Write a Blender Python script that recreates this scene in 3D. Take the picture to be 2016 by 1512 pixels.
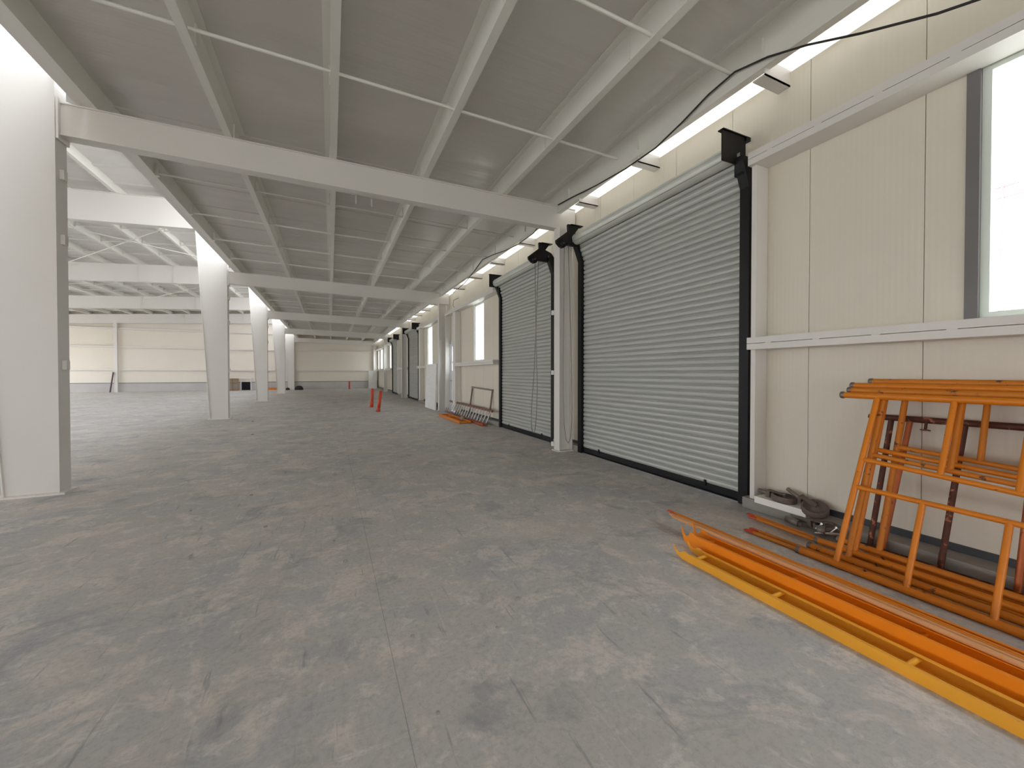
import bpy, math, random
from mathutils import Vector, Matrix
random.seed(7)
for o in list(bpy.data.objects): bpy.data.objects.remove(o)
scene = bpy.context.scene
COL = scene.collection

# ------------------------------------------------------------------ camera, sky, exposure
F_PX, CY = 781.0, 744.5
cam_d = bpy.data.cameras.new('camera'); cam = bpy.data.objects.new('camera', cam_d); COL.objects.link(cam)
cam_d.sensor_fit = 'HORIZONTAL'; cam_d.sensor_width = 36.0; cam_d.lens = 36.0 * F_PX / 2016.0
cam_d.shift_y = -(756 - CY) / 2016.0
cam_d.clip_start = 0.05; cam_d.clip_end = 500
cam.location = (0, 0, 1.26)
cam.rotation_euler = (math.radians(90 - 0.677), 0, math.radians(-24.61))
scene.camera = cam

w = bpy.data.worlds.new('overcast_sky'); scene.world = w; w.use_nodes = True
wn = w.node_tree; bg = wn.nodes['Background']
tc = wn.nodes.new('ShaderNodeTexCoord'); sep = wn.nodes.new('ShaderNodeSeparateXYZ')
rmp = wn.nodes.new('ShaderNodeValToRGB')
rmp.color_ramp.elements[0].position = 0.0; rmp.color_ramp.elements[0].color = (0.92, 0.95, 1.01, 1)
rmp.color_ramp.elements[1].position = 1.0; rmp.color_ramp.elements[1].color = (1.27, 1.345, 1.46, 1)
wn.links.new(tc.outputs['Generated'], sep.inputs[0]); wn.links.new(sep.outputs['Z'], rmp.inputs[0])
wn.links.new(rmp.outputs[0], bg.inputs['Color'])
bg.inputs['Strength'].default_value = 5.4

scene.view_settings.view_transform = 'Standard'; scene.view_settings.look = 'None'
scene.view_settings.exposure = 0.0; scene.view_settings.gamma = 1.0
scene.view_settings.use_curve_mapping = False
scene.cycles.max_bounces = 14; scene.cycles.diffuse_bounces = 9; scene.cycles.transparent_max_bounces = 12

# ------------------------------------------------------------------ materials
def lin(r, g, b):
    f = lambda c: (c / 12.92 if c <= 0.04045 else ((c + 0.055) / 1.055) ** 2.4)
    return (f(r / 255), f(g / 255), f(b / 255), 1)

def mat(name, col, rough=0.5, metal=0.0, var=0.0, vscale=3.0, bump=0.0, bscale=40.0, stretch=(1, 1, 1),
        chips=None, chip_amt=0.62, chip_scale=18.0, spec=0.5):
    m = bpy.data.materials.new(name); m.use_nodes = True
    nt = m.node_tree; p = nt.nodes['Principled BSDF']
    p.inputs['Base Color'].default_value = col; p.inputs['Roughness'].default_value = rough
    p.inputs['Metallic'].default_value = metal; p.inputs['Specular IOR Level'].default_value = spec
    g = nt.nodes.new('ShaderNodeNewGeometry'); mp = nt.nodes.new('ShaderNodeMapping')
    mp.inputs['Scale'].default_value = stretch
    nt.links.new(g.outputs['Position'], mp.inputs[0])
    last = None
    if var > 0:
        n = nt.nodes.new('ShaderNodeTexNoise'); n.inputs['Scale'].default_value = vscale; n.inputs['Detail'].default_value = 6
        nt.links.new(mp.outputs[0], n.inputs['Vector'])
        mx = nt.nodes.new('ShaderNodeMix'); mx.data_type = 'RGBA'
        mx.inputs['A'].default_value = [c * (1 - var) for c in col[:3]] + [1]
        mx.inputs['B'].default_value = [min(1, c * (1 + var)) for c in col[:3]] + [1]
        nt.links.new(n.outputs['Fac'], mx.inputs['Factor']); last = mx.outputs['Result']
    if chips:
        n = nt.nodes.new('ShaderNodeTexNoise'); n.inputs['Scale'].default_value = chip_scale; n.inputs['Detail'].default_value = 8
        n.inputs['Roughness'].default_value = 0.65
        nt.links.new(mp.outputs[0], n.inputs['Vector'])
        r = nt.nodes.new('ShaderNodeValToRGB'); r.color_ramp.elements[0].position = chip_amt; r.color_ramp.elements[1].position = chip_amt + 0.05
        nt.links.new(n.outputs['Fac'], r.inputs[0])
        mx = nt.nodes.new('ShaderNodeMix'); mx.data_type = 'RGBA'
        if last: nt.links.new(last, mx.inputs['A'])
        else: mx.inputs['A'].default_value = col
        mx.inputs['B'].default_value = chips
        nt.links.new(r.outputs[0], mx.inputs['Factor']); last = mx.outputs['Result']
    if last: nt.links.new(last, p.inputs['Base Color'])
    if bump > 0:
        n = nt.nodes.new('ShaderNodeTexNoise'); n.inputs['Scale'].default_value = bscale; n.inputs['Detail'].default_value = 4
        nt.links.new(mp.outputs[0], n.inputs['Vector'])
        b = nt.nodes.new('ShaderNodeBump'); b.inputs['Strength'].default_value = bump; b.inputs['Distance'].default_value = 0.01
        nt.links.new(n.outputs['Fac'], b.inputs['Height']); nt.links.new(b.outputs[0], p.inputs['Normal'])
    return m

def ribbed(name, col, axis='Y', pitch=0.03, strength=0.25, rough=0.45, var=0.04, spec=0.4, metal=0.0, ripple=0.0):
    """coated steel sheet with fine pressed ribs running across `axis`, optional slow ripple of the sheet"""
    m = mat(name, col, rough, metal, var, 0.8, spec=spec); nt = m.node_tree; p = nt.nodes['Principled BSDF']
    g = nt.nodes.new('ShaderNodeNewGeometry'); wv = nt.nodes.new('ShaderNodeTexWave')
    wv.wave_type = 'BANDS'; wv.bands_direction = axis; wv.inputs['Scale'].default_value = 1.0 / pitch / 3.18
    nt.links.new(g.outputs['Position'], wv.inputs['Vector'])
    b = nt.nodes.new('ShaderNodeBump'); b.inputs['Strength'].default_value = strength; b.inputs['Distance'].default_value = 0.002
    nt.links.new(wv.outputs['Fac'], b.inputs['Height'])
    if ripple > 0:
        mp = nt.nodes.new('ShaderNodeMapping'); mp.inputs['Scale'].default_value = (0.35, 2.2, 1)
        nt.links.new(g.outputs['Position'], mp.inputs[0])
        n = nt.nodes.new('ShaderNodeTexNoise'); n.inputs['Scale'].default_value = 1.6; n.inputs['Detail'].default_value = 2
        nt.links.new(mp.outputs[0], n.inputs['Vector'])
        b2 = nt.nodes.new('ShaderNodeBump'); b2.inputs['Strength'].default_value = ripple; b2.inputs['Distance'].default_value = 0.05
        nt.links.new(n.outputs['Fac'], b2.inputs['Height']); nt.links.new(b.outputs[0], b2.inputs['Normal'])
        nt.links.new(b2.outputs[0], p.inputs['Normal'])
    else:
        nt.links.new(b.outputs[0], p.inputs['Normal'])
    return m

M = {}
M['white_steel'] = mat('white_painted_steel', lin(218, 214, 208), 0.45, var=0.03, vscale=1.5)
M['lit_white'] = mat('white_paint_lit', lin(240, 237, 230), 0.5, var=0.05, vscale=9)  # white raised so the sill channel carries the light falling on it
M['purlin'] = mat('white_purlin_steel', lin(220, 218, 210), 0.4, var=0.04, vscale=2)
M['wall'] = ribbed('cream_wall_panel', lin(217, 210, 194), 'Y', 0.035, 0.3, 0.5)
M['wall_far'] = ribbed('cream_far_wall_panel', lin(224, 216, 203), 'X', 0.06, 0.3, 0.5)
M['groove'] = mat('panel_joint', lin(146, 141, 130), 0.7)
M['roof'] = ribbed('roof_sheet_underside', lin(206, 202, 196), 'Y', 0.05, 0.3, 0.30, 0.05, 0.6, 0.15, ripple=0.5)
M['roof_rib'] = mat('roof_sheet_seam', lin(190, 186, 180), 0.35, var=0.05)
M['roof_high'] = ribbed('high_roof_sheet', lin(214, 211, 207), 'Y', 0.06, 0.3, 0.38, 0.05, 0.5, 0.1, ripple=0.4)
M['shutter'] = mat('galvanised_shutter_slat', lin(176, 177, 172), 0.42, 0.2, var=0.08, vscale=2.0, stretch=(1, 0.6, 6))
M['hood'] = mat('shutter_roll', lin(206, 208, 200), 0.4, 0.2, var=0.05)
M['black'] = mat('black_painted_steel', lin(17, 16, 17), 0.5, var=0.15, vscale=6, spec=0.3)
M['plinth'] = mat('concrete_upstand', lin(150, 147, 141), 0.85, var=0.18, vscale=5, bump=0.3)
M['plinth_far'] = mat('pale_concrete_upstand', lin(184, 180, 177), 0.85, var=0.14, vscale=1.5, bump=0.2)
M['base_channel'] = mat('dark_base_channel', lin(64, 66, 70), 0.5, 0.2)
M['orange'] = mat('orange_scaffold_paint', lin(216, 124, 10), 0.42, var=0.16, vscale=6, chips=lin(112, 62, 30), chip_amt=0.66, chip_scale=22)
M['orange_b'] = mat('orange_weathered_paint', lin(205, 122, 22), 0.5, var=0.2, vscale=6, chips=lin(96, 60, 44), chip_amt=0.60, chip_scale=16)
M['yellow'] = mat('yellow_scaffold_paint', lin(238, 166, 40), 0.45, var=0.1, vscale=4, chips=lin(120, 74, 40), chip_amt=0.68, chip_scale=26)
M['bright_orange'] = mat('bright_orange_paint', lin(240, 138, 10), 0.4, var=0.12, vscale=5, chips=lin(120, 60, 30), chip_amt=0.69, chip_scale=26)
M['tan'] = mat('dusty_tan_tube', lin(212, 152, 100), 0.5, var=0.15, vscale=6, chips=lin(220, 140, 30), chip_amt=0.6, chip_scale=10)
M['red_end'] = mat('red_painted_tip', lin(204, 70, 22), 0.5, var=0.1)
M['rust'] = mat('rusty_steel', lin(92, 56, 44), 0.6, 0.4, var=0.3, vscale=20, chips=lin(186, 116, 84), chip_amt=0.58, chip_scale=20)
M['copper_rust'] = mat('coppery_rust', lin(176, 96, 52), 0.42, 0.5, var=0.25, vscale=16, chips=lin(80, 50, 44), chip_amt=0.62, chip_scale=22)
M['grey_steel'] = mat('dull_grey_steel', lin(128, 120, 114), 0.45, 0.6, var=0.15, vscale=14)
M['chrome'] = mat('shiny_zinc', lin(205, 205, 205), 0.18, 0.95)
M['brown_iron'] = mat('brown_dusty_iron', lin(112, 98, 92), 0.75, 0.1, var=0.2, vscale=25, bump=0.4, bscale=90)
M['pvc'] = mat('orange_red_plastic_pipe', lin(200, 74, 44), 0.4, var=0.06)
M['galv'] = mat('galvanised_channel', lin(160, 164, 160), 0.35, 0.7, var=0.2, vscale=10)
M['cable'] = mat('black_rubber_cable', lin(36, 33, 32), 0.55)
M['board'] = mat('white_foam_board', lin(232, 231, 228), 0.5, var=0.1, vscale=3.0, stretch=(1, 1, 4), bump=0.6, bscale=5)
M['frame'] = mat('white_window_frame', lin(222, 230, 220), 0.4)
M['jamb'] = mat('grey_window_jamb', lin(112, 108, 108), 0.6, var=0.08)
M['door'] = mat('white_door_leaf', lin(226, 228, 232), 0.35)
M['wood'] = mat('brown_timber', lin(150, 112, 74), 0.7, var=0.25, vscale=8, stretch=(1, 1, 6))
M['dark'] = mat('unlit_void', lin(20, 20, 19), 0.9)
M['purple'] = mat('purple_brown_stick', lin(74, 44, 66), 0.6)
M['bag'] = mat('dark_cloth', lin(46, 44, 46), 0.9)
M['ladder_rail'] = mat('red_brown_rail', lin(120, 78, 66), 0.5, var=0.15)
M['alu'] = mat('aluminium', lin(196, 196, 194), 0.35, 0.7)
M['outside'] = mat('pale_yard_concrete', lin(206, 202, 194), 0.9, var=0.1, vscale=0.4)
M['stone'] = mat('grey_rubble', lin(150, 144, 136), 0.9, var=0.2, vscale=30)
M['pole'] = mat('weathered_pole', lin(146, 130, 132), 0.8)
M['plastic'] = mat('white_plastic', lin(226, 226, 222), 0.4)

g = bpy.data.materials.new('window_glass'); g.use_nodes = True
nt = g.node_tree; nt.nodes.clear()
out = nt.nodes.new('ShaderNodeOutputMaterial'); mx = nt.nodes.new('ShaderNodeMixShader')
tr = nt.nodes.new('ShaderNodeBsdfTransparent'); gl = nt.nodes.new('ShaderNodeBsdfGlossy')
gl.inputs['Roughness'].default_value = 0.03; tr.inputs['Color'].default_value = (0.96, 0.98, 0.97, 1)
mx.inputs[0].default_value = 0.07; nt.links.new(tr.outputs[0], mx.inputs[1]); nt.links.new(gl.outputs[0], mx.inputs[2])
nt.links.new(mx.outputs[0], out.inputs[0]); M['glass'] = g

def floor_material():
    m = bpy.data.materials.new('worn_concrete_floor'); m.use_nodes = True
    nt = m.node_tree; p = nt.nodes['Principled BSDF']; L = nt.links.new
    geo = nt.nodes.new('ShaderNodeNewGeometry')
    def mp(sc, rot=0):
        q = nt.nodes.new('ShaderNodeMapping'); q.inputs['Scale'].default_value = sc; q.inputs['Rotation'].default_value = (0, 0, rot)
        L(geo.outputs['Position'], q.inputs[0]); return q.outputs[0]
    def noise(vec, sc, det=6, ro=0.6, dist=0.0):
        n = nt.nodes.new('ShaderNodeTexNoise'); n.inputs['Scale'].default_value = sc; n.inputs['Detail'].default_value = det
        n.inputs['Roughness'].default_value = ro; n.inputs['Distortion'].default_value = dist
        L(vec, n.inputs['Vector']); return n.outputs['Fac']
    def ramp(f, a, b, lo=0.0, hi=1.0):
        r = nt.nodes.new('ShaderNodeMapRange'); r.inputs['From Min'].default_value = a; r.inputs['From Max'].default_value = b
        r.inputs['To Min'].default_value = lo; r.inputs['To Max'].default_value = hi
        L(f, r.inputs['Value']); return r.outputs[0]
    def mix(a, b, f):
        q = nt.nodes.new('ShaderNodeMix'); q.data_type = 'RGBA'
        for s, v in (('A', a), ('B', b)):
            if isinstance(v, tuple): q.inputs[s].default_value = v
            else: L(v, q.inputs[s])
        if isinstance(f, float): q.inputs['Factor'].default_value = f
        else: L(f, q.inputs['Factor'])
        return q.outputs['Result']
    def mul(a, b):
        q = nt.nodes.new('ShaderNodeMath'); q.operation = 'MULTIPLY'
        for i, v in enumerate((a, b)):
            if isinstance(v, float): q.inputs[i].default_value = v
            else: L(v, q.inputs[i])
        return q.outputs[0]
    sx = nt.nodes.new('ShaderNodeSeparateXYZ'); L(geo.outputs['Position'], sx.inputs[0])
    def band(o, c, wdt, soft):
        a = nt.nodes.new('ShaderNodeMath'); a.operation = 'SUBTRACT'; L(o, a.inputs[0]); a.inputs[1].default_value = c
        b = nt.nodes.new('ShaderNodeMath'); b.operation = 'ABSOLUTE'; L(a.outputs[0], b.inputs[0])
        return ramp(b.outputs[0], wdt, wdt + soft, 1.0, 0.0)
    P = mp((1, 1, 1))
    c = mix(lin(183, 178, 174), lin(202, 196, 190), ramp(noise(P, 0.35, 4), 0.35, 0.65))
    c = mix(c, lin(172, 174, 180), mul(ramp(noise(P, 1.3, 9, 0.7, 0.6), 0.46, 0.62), 0.75))
    c = mix(c, lin(220, 209, 200), mul(ramp(noise(P, 3.1, 9, 0.68, 0.5), 0.53, 0.60), 0.65))
    c = mix(c, lin(214, 206, 196), mul(ramp(noise(P, 1.1, 9, 0.7, 0.3), 0.54, 0.60), 0.5))
    c = mix(c, lin(222, 215, 208), mul(ramp(noise(P, 7.0, 9, 0.7, 0.4), 0.55, 0.63), 0.55))
    c = mix(c, lin(144, 146, 151), mul(ramp(noise(P, 2.3, 9, 0.72, 0.7), 0.54, 0.66), 0.7))
    # scuffs: fine noise drawn out along two directions
    c = mix(c, lin(126, 126, 132), mul(ramp(noise(mp((14, 1.6, 1), 0.5), 1.6, 5, 0.6, 0.4), 0.63, 0.70), 0.55))
    c = mix(c, lin(222, 216, 212), mul(ramp(noise(mp((1.5, 17, 1), 0.35), 1.3, 5, 0.6, 0.5), 0.65, 0.72), 0.5))
    c = mix(c, lin(222, 216, 212), mul(ramp(noise(mp((22, 1.2, 1), -0.1), 1.1, 4, 0.6, 0.2), 0.66, 0.74), 0.4))
    c = mix(c, lin(150, 147, 143), mul(ramp(noise(P, 38, 6, 0.75), 0.47, 0.72), 0.6))
    c = mix(c, lin(216, 210, 204), mul(ramp(noise(P, 60, 5, 0.7), 0.58, 0.72), 0.35))
    # saw-cut joint and two pale worn lines
    c = mix(c, lin(84, 82, 80), mul(band(sx.outputs['X'], 0.245, 0.0008, 0.0012), 0.5))
    c = mix(c, lin(186, 180, 172), mul(mul(band(sx.outputs['X'], 1.88, 0.02, 0.03), ramp(sx.outputs['Y'], 2.85, 2.55)), mul(ramp(noise(P, 6, 4), 0.35, 0.55), 0.6)))
    c = mix(c, lin(186, 178, 170), mul(mul(band(sx.outputs['Y'], 2.7, 0.03, 0.05), ramp(sx.outputs['X'], 0.6, 1.0)), mul(ramp(noise(P, 5, 4), 0.4, 0.55), 0.5)))
    L(c, p.inputs['Base Color'])
    L(ramp(noise(P, 4, 5), 0.3, 0.7, 0.48, 0.72), p.inputs['Roughness'])
    p.inputs['Specular IOR Level'].default_value = 0.4
    b = nt.nodes.new('ShaderNodeBump'); b.inputs['Strength'].default_value = 0.25; b.inputs['Distance'].default_value = 0.004
    L(noise(P, 30, 6), b.inputs['Height']); L(b.outputs[0], p.inputs['Normal'])
    return m
M['floor'] = floor_material()

# ------------------------------------------------------------------ mesh builder
class MB:
    def __init__(s): s.v = []; s.f = []; s.sm = []
    def add(s, vs, fs, smooth=False):
        n = len(s.v); s.v += [tuple(v) for v in vs]
        for f in fs: s.f.append(tuple(i + n for i in f)); s.sm.append(smooth)
        return s
    def box(s, x0, x1, y0, y1, z0, z1):
        return s.add([(x0, y0, z0), (x1, y0, z0), (x1, y1, z0), (x0, y1, z0), (x0, y0, z1), (x1, y0, z1), (x1, y1, z1), (x0, y1, z1)],
                     [(0, 3, 2, 1), (4, 5, 6, 7), (0, 1, 5, 4), (1, 2, 6, 5), (2, 3, 7, 6), (3, 0, 4, 7)])
    def prism(s, prof, axis, a, b, closed=True, smooth=False, caps=True):
        """profile (list of 2-D points) swept along an axis from a to b; profile coords are the other two axes in xyz order"""
        def P(u, v, t):
            return {'x': (t, u, v), 'y': (u, t, v), 'z': (u, v, t)}[axis]
        n = len(prof); vs = [P(u, v, a) for u, v in prof] + [P(u, v, b) for u, v in prof]
        fs = [(i, (i + 1) % n, n + (i + 1) % n, n + i) for i in range(n if closed else n - 1)]
        s.add(vs, fs, smooth)
        if closed and caps: s.add(vs, [tuple(range(n))[::-1], tuple(range(n, 2 * n))])
        return s
    def ipoly(s, pts, thick, direction):
        """closed polygon of 3-D points given a thickness along a direction"""
        d = Vector(direction).normalized() * thick; n = len(pts)
        vs = [tuple(Vector(p)) for p in pts] + [tuple(Vector(p) + d) for p in pts]
        fs = [(i, (i + 1) % n, n + (i + 1) % n, n + i) for i in range(n)] + [tuple(range(n))[::-1], tuple(range(n, 2 * n))]
        return s.add(vs, fs)
    def beam(s, p0, p1, wd, ht, up=(0, 0, 1)):
        """rectangular bar between two points"""
        p0 = Vector(p0); p1 = Vector(p1); d = (p1 - p0).normalized(); r = d.cross(Vector(up)).normalized(); u = r.cross(d)
        vs = []
        for p in (p0, p1):
            for a, b in ((-1, -1), (1, -1), (1, 1), (-1, 1)): vs.append(p + r * (a * wd / 2) + u * (b * ht / 2))
        return s.add(vs, [(0, 1, 2, 3)[::-1], (4, 5, 6, 7), (0, 1, 5, 4), (1, 2, 6, 5), (2, 3, 7, 6), (3, 0, 4, 7)])
    def tube(s, pts, r, n=12, caps=True, r_in=None):
        pts = [Vector(p) for p in pts]; rings = []
        t0 = (pts[1] - pts[0]).normalized(); ref = Vector((0, 0, 1)) if abs(t0.z) < 0.9 else Vector((1, 0, 0))
        nrm = t0.cross(ref).normalized()
        for i, p in enumerate(pts):
            t = (pts[min(i + 1, len(pts) - 1)] - pts[max(i - 1, 0)]).normalized()
            nrm = (nrm - t * nrm.dot(t)).normalized(); b = t.cross(nrm)
            rr = r[i] if isinstance(r, (list, tuple)) else r
            rings.append([p + (nrm * math.cos(2 * math.pi * k / n) + b * math.sin(2 * math.pi * k / n)) * rr for k in range(n)])
        vs = [v for R in rings for v in R]; fs = []
        for i in range(len(rings) - 1):
            for k in range(n): fs.append((i * n + k, i * n + (k + 1) % n, (i + 1) * n + (k + 1) % n, (i + 1) * n + k))
        s.add(vs, fs, True)
        if caps: s.add(vs, [tuple(range(n))[::-1], tuple(range(len(vs) - n, len(vs)))])
        return s
    def lathe(s, prof, c, axis, n=24, smooth=True):
        """profile of (radius, offset along axis) revolved about axis through c"""
        a = Vector(axis).normalized(); ref = Vector((0, 0, 1)) if abs(a.z) < 0.9 else Vector((1, 0, 0))
        u = a.cross(ref).normalized(); v = a.cross(u); c = Vector(c); vs = []; fs = []
        for r, h in prof:
            for k in range(n):
                t = 2 * math.pi * k / n; vs.append(c + a * h + (u * math.cos(t) + v * math.sin(t)) * r)
        for i in range(len(prof) - 1):
            for k in range(n): fs.append((i * n + k, i * n + (k + 1) % n, (i + 1) * n + (k + 1) % n, (i + 1) * n + k))
        return s.add(vs, fs, smooth)
    def build(s, name, material, parent=None, bevel=0.0):
        me = bpy.data.meshes.new(name); me.from_pydata(s.v, [], s.f); me.update()
        for p, sm in zip(me.polygons, s.sm): p.use_smooth = sm
        me.materials.append(M[material] if isinstance(material, str) else material)
        import bmesh
        bm = bmesh.new(); bm.from_mesh(me); bmesh.ops.recalc_face_normals(bm, faces=bm.faces); bm.to_mesh(me); bm.free()
        o = bpy.data.objects.new(name, me); COL.objects.link(o)
        if parent: o.parent = parent
        if bevel:
            b = o.modifiers.new('bevel', 'BEVEL'); b.width = bevel; b.segments = 2; b.limit_method = 'ANGLE'
        return o

def tag(o, label=None, cat=None, group=None, kind=None):
    if label: o['label'] = label
    if cat: o['category'] = cat
    if group: o['group'] = group
    if kind: o['kind'] = kind
    return o
def thing(name, label, cat, loc=(0, 0, 0), rot=(0, 0, 0), group=None):
    o = bpy.data.objects.new(name, None); COL.objects.link(o); o.location = loc; o.rotation_euler = rot
    o.empty_display_size = 0.1
    return tag(o, label, cat, group, 'thing')
def copy_tree(o, parent=None):
    c = o.copy(); COL.objects.link(c); c.parent = parent
    for ch in list(o.children): copy_tree(ch, c)
    return c

# ------------------------------------------------------------------ layout numbers (metres)
FR = [-1.75, 5.75, 13.3, 20.9, 28.4, 35.5]          # steel frames along the hall
FAR = 35.75; REAR = -9.25; LEFT = -20.0
WX = 3.72                                            # inner face of the right wall
WTOP = 3.93
beam_bot = lambda x: 3.74 - 0.022 * (x + 2.5)
beam_top = lambda x: 4.08 - 0.018 * (x + 2.5)
PH = 0.26
roof_z = lambda x: beam_top(x) + PH
high_top = lambda x: 5.92 + 0.065 * (x + 3.0)        # top of the high rafters, falling to the left
high_bot = lambda x: 5.15 + 0.05 * (x + 3.0)
high_roof = lambda x: high_top(x) + 0.2

# ------------------------------------------------------------------ setting
fl = MB().box(LEFT, 4.0, REAR, FAR + 0.2, -0.12, 0).build('floor', 'floor'); tag(fl, kind='structure')
MB().box(-60, 120, -80, 120, -0.35, -0.14).build('ground', 'outside'); tag(bpy.data.objects['ground'], kind='structure')

# right wall: openings as (y0, y1, z0, z1)
SHUT = [(2.49, 5.34), (6.10, 8.62), (18.0, 20.62), (23.75, 26.35)]
WIN = [(-1.25, 1.06, 1.60, 3.19), (9.92, 10.68, 1.60, 3.19), (15.8, 16.6, 1.60, 3.19), (27.6, 28.2, 1.60, 3.19), (32.4, 33.7, 1.60, 3.19), (34.7, 35.4, 1.6, 3.19), (-7.5, -4.5, 1.60, 3.19)]  # last one, behind the camera, is unseen and added for rear light
DOOR = (12.28, 13.08, 0.0, 2.30)
OPEN = [(a + 0.03, b - 0.03, 0.0, 3.22) for a, b in SHUT] + WIN + [DOOR]
wall = MB(); back = MB()
JP, J0 = 0.72, 2.03
ys = sorted(set([REAR, FAR] + [v for o in OPEN for v in o[:2]] + [J0 + JP * k for k in range(-16, 48) if REAR < J0 + JP * k < FAR]))
for a, b in zip(ys[:-1], ys[1:]):
    mid = (a + b) / 2; zs = [(0.145, WTOP)]
    for o in OPEN:
        if o[0] < mid < o[1]:
            new = []
            for z0, z1 in zs:
                if o[2] > z0: new.append((z0, min(z1, o[2])))
                if o[3] < z1: new.append((max(z0, o[3]), z1))
            zs = [q for q in new if q[1] - q[0] > 0.005]
    ja = 0.0022 if any(abs(a - (J0 + JP * k)) < 1e-4 for k in range(-16, 48)) else 0
    jb = 0.0022 if any(abs(b - (J0 + JP * k)) < 1e-4 for k in range(-16, 48)) else 0
    for z0, z1 in zs:
        wall.box(WX, WX + 0.012, a + ja, b - jb, z0, z1)
        back.box(WX + 0.010, WX + 0.075, a, b, z0, z1)
wr = wall.build('wall_right', 'wall'); tag(wr, kind='structure')
bk = back.build('panel_core', 'groove', wr)
# concrete upstand and dark base channel, broken at the shutters and the door
def gaps(y0, y1, holes):
    out = []; cur = y0
    for a, b in sorted(holes):
        if b <= cur or a >= y1: continue
        if a > cur: out.append((cur, a))
        cur = b
    if cur < y1: out.append((cur, y1))
    return out
holes = [(a, b) for a, b in SHUT] + [(DOOR[0], DOOR[1])]
pl = MB(); bc = MB()
for a, b in gaps(REAR, FAR, holes):
    pl.box(3.53 if b < 3 else 3.60, 3.80, a, b, 0, 0.10); bc.box(3.704, 3.80, a, b, 0.10, 0.148)
tag(pl.build('baseboard_right', 'plinth', bevel=0.006), kind='structure'); tag(bc.build('trim_1', 'base_channel'), kind='structure')

# far wall
wf = MB().box(LEFT, 3.8, FAR, FAR + 0.1, 0.62, 6.4).build('wall_far', 'wall_far'); tag(wf, kind='structure')
fp = MB()
for a, b in ((LEFT, -6.12), (-5.5, 3.8)): fp.box(a, b, FAR - 0.03, FAR + 0.1, 0, 0.585)
tag(fp.build('baseboard_far', 'plinth_far'), kind='structure')
ft = MB()
for a, b in ((LEFT, -6.12), (-5.5, 3.8)): ft.box(a, b, FAR - 0.025, FAR + 0.1, 0.585, 0.62)
tag(ft.build('trim_2', 'base_channel'), kind='structure')

# left and rear walls (behind the columns and the camera) with unseen openings shaped to let daylight in
wl = MB()
wl.box(LEFT - 0.1, LEFT, REAR, FAR, 0, 0.3).box(LEFT - 0.1, LEFT, REAR, FAR, 3.1, 5.2)
for y in range(-9, 36, 5): wl.box(LEFT - 0.1, LEFT, y, y + 0.8, 0.3, 3.1)
tag(wl.build('wall_left', 'wall_far'), kind='structure')
wb = MB().box(LEFT, -14, REAR - 0.1, REAR, 0, 6.3).box(-14, -8, REAR - 0.1, REAR, 2.2, 6.3).box(-8, -2.4, REAR - 0.1, REAR, 0, 6.3)
wb.box(-2.4, 3.8, REAR - 0.1, REAR, 2.45, 4.3).box(3.4, 3.8, REAR - 0.1, REAR, 0, 2.45)
tag(wb.build('wall_rear', 'wall_far'), kind='structure')

# aisle roof: slightly falling sheet with downward seams every 1.5 m
cl = MB()
xs = (-2.30, 4.25)
pr = []
y = REAR; seams = []
while y < FAR + 0.2:
    if y > 6: seams.append(y)
    y += 0.96
prof = []
for s in seams:
    prof += [(s - 0.035, 0.0), (s - 0.022, -0.012), (s + 0.022, -0.012), (s + 0.035, 0.0)]
prof = [(REAR - 0.2, 0.0)] + [q for q in prof if q[0] > REAR - 0.15] + [(FAR + 0.35, 0.0)]
vs = []; fs = []
for yy, dz in prof:
    for x in xs: vs.append((x, yy, roof_z(x) + dz))
for yy, dz in prof:
    for x in xs: vs.append((x, yy, roof_z(x) + 0.06))
n = len(prof)
for i in range(n - 1):
    fs.append((2 * i, 2 * i + 1, 2 * i + 3, 2 * i + 2)); q = 2 * n
    fs.append((q + 2 * i, q + 2 * i + 2, q + 2 * i + 3, q + 2 * i + 1))
    fs.append((2 * i + 1, q + 2 * i + 1, q + 2 * i + 3, 2 * i + 3)); fs.append((2 * i, 2 * i + 2, q + 2 * i + 2, q + 2 * i))
cl.add(vs, fs)
tag(cl.build('ceiling', 'roof'), kind='structure')

# high roof over the nave
hr = MB()
ADDED_ROOFLIGHTS = [(-18.6, -15.2, 2.0, 30.0), (-12.6, -10.6, 8.0, 15.0)]           # unseen glazed roof strips, added to brighten the nave
def high_sheet(x0, x1, y0, y1):
    hp = [(y0, 0)]; y = REAR + 0.3
    while y < y1 - 0.1:
        if y > y0 + 0.1: hp.extend([(y - 0.08, 0), (y - 0.05, -0.03), (y + 0.05, -0.03), (y + 0.08, 0)])
        y += 0.96
    hp.append((y1, 0)); n = len(hp); vs = []; fs = []
    for top in (0, 1):
        for yy, dz in hp:
            for x in (x0, x1): vs.append((x, yy, high_roof(x) + (0.07 if top else dz)))
    q = 2 * n
    for i in range(n - 1):
        fs += [(2 * i, 2 * i + 1, 2 * i + 3, 2 * i + 2), (q + 2 * i, q + 2 * i + 2, q + 2 * i + 3, q + 2 * i + 1), (2 * i + 1, q + 2 * i + 1, q + 2 * i + 3, 2 * i + 3), (2 * i, 2 * i + 2, q + 2 * i + 2, q + 2 * i)]
    hr.add(vs, fs)
high_sheet(LEFT - 0.2, -18.6, REAR - 0.2, FAR + 0.2); high_sheet(-15.2, -12.6, REAR - 0.2, FAR + 0.2); high_sheet(-10.6, -2.35, REAR - 0.2, FAR + 0.2)
high_sheet(-18.6, -15.2, 30.0, FAR + 0.2); high_sheet(-12.6, -10.6, 15.0, FAR + 0.2)
high_sheet(-18.6, -15.2, REAR - 0.2, 2.0); high_sheet(-12.6, -10.6, REAR - 0.2, 8.0)
tag(hr.build('ceiling_high', 'roof_high'), kind='structure')
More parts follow.
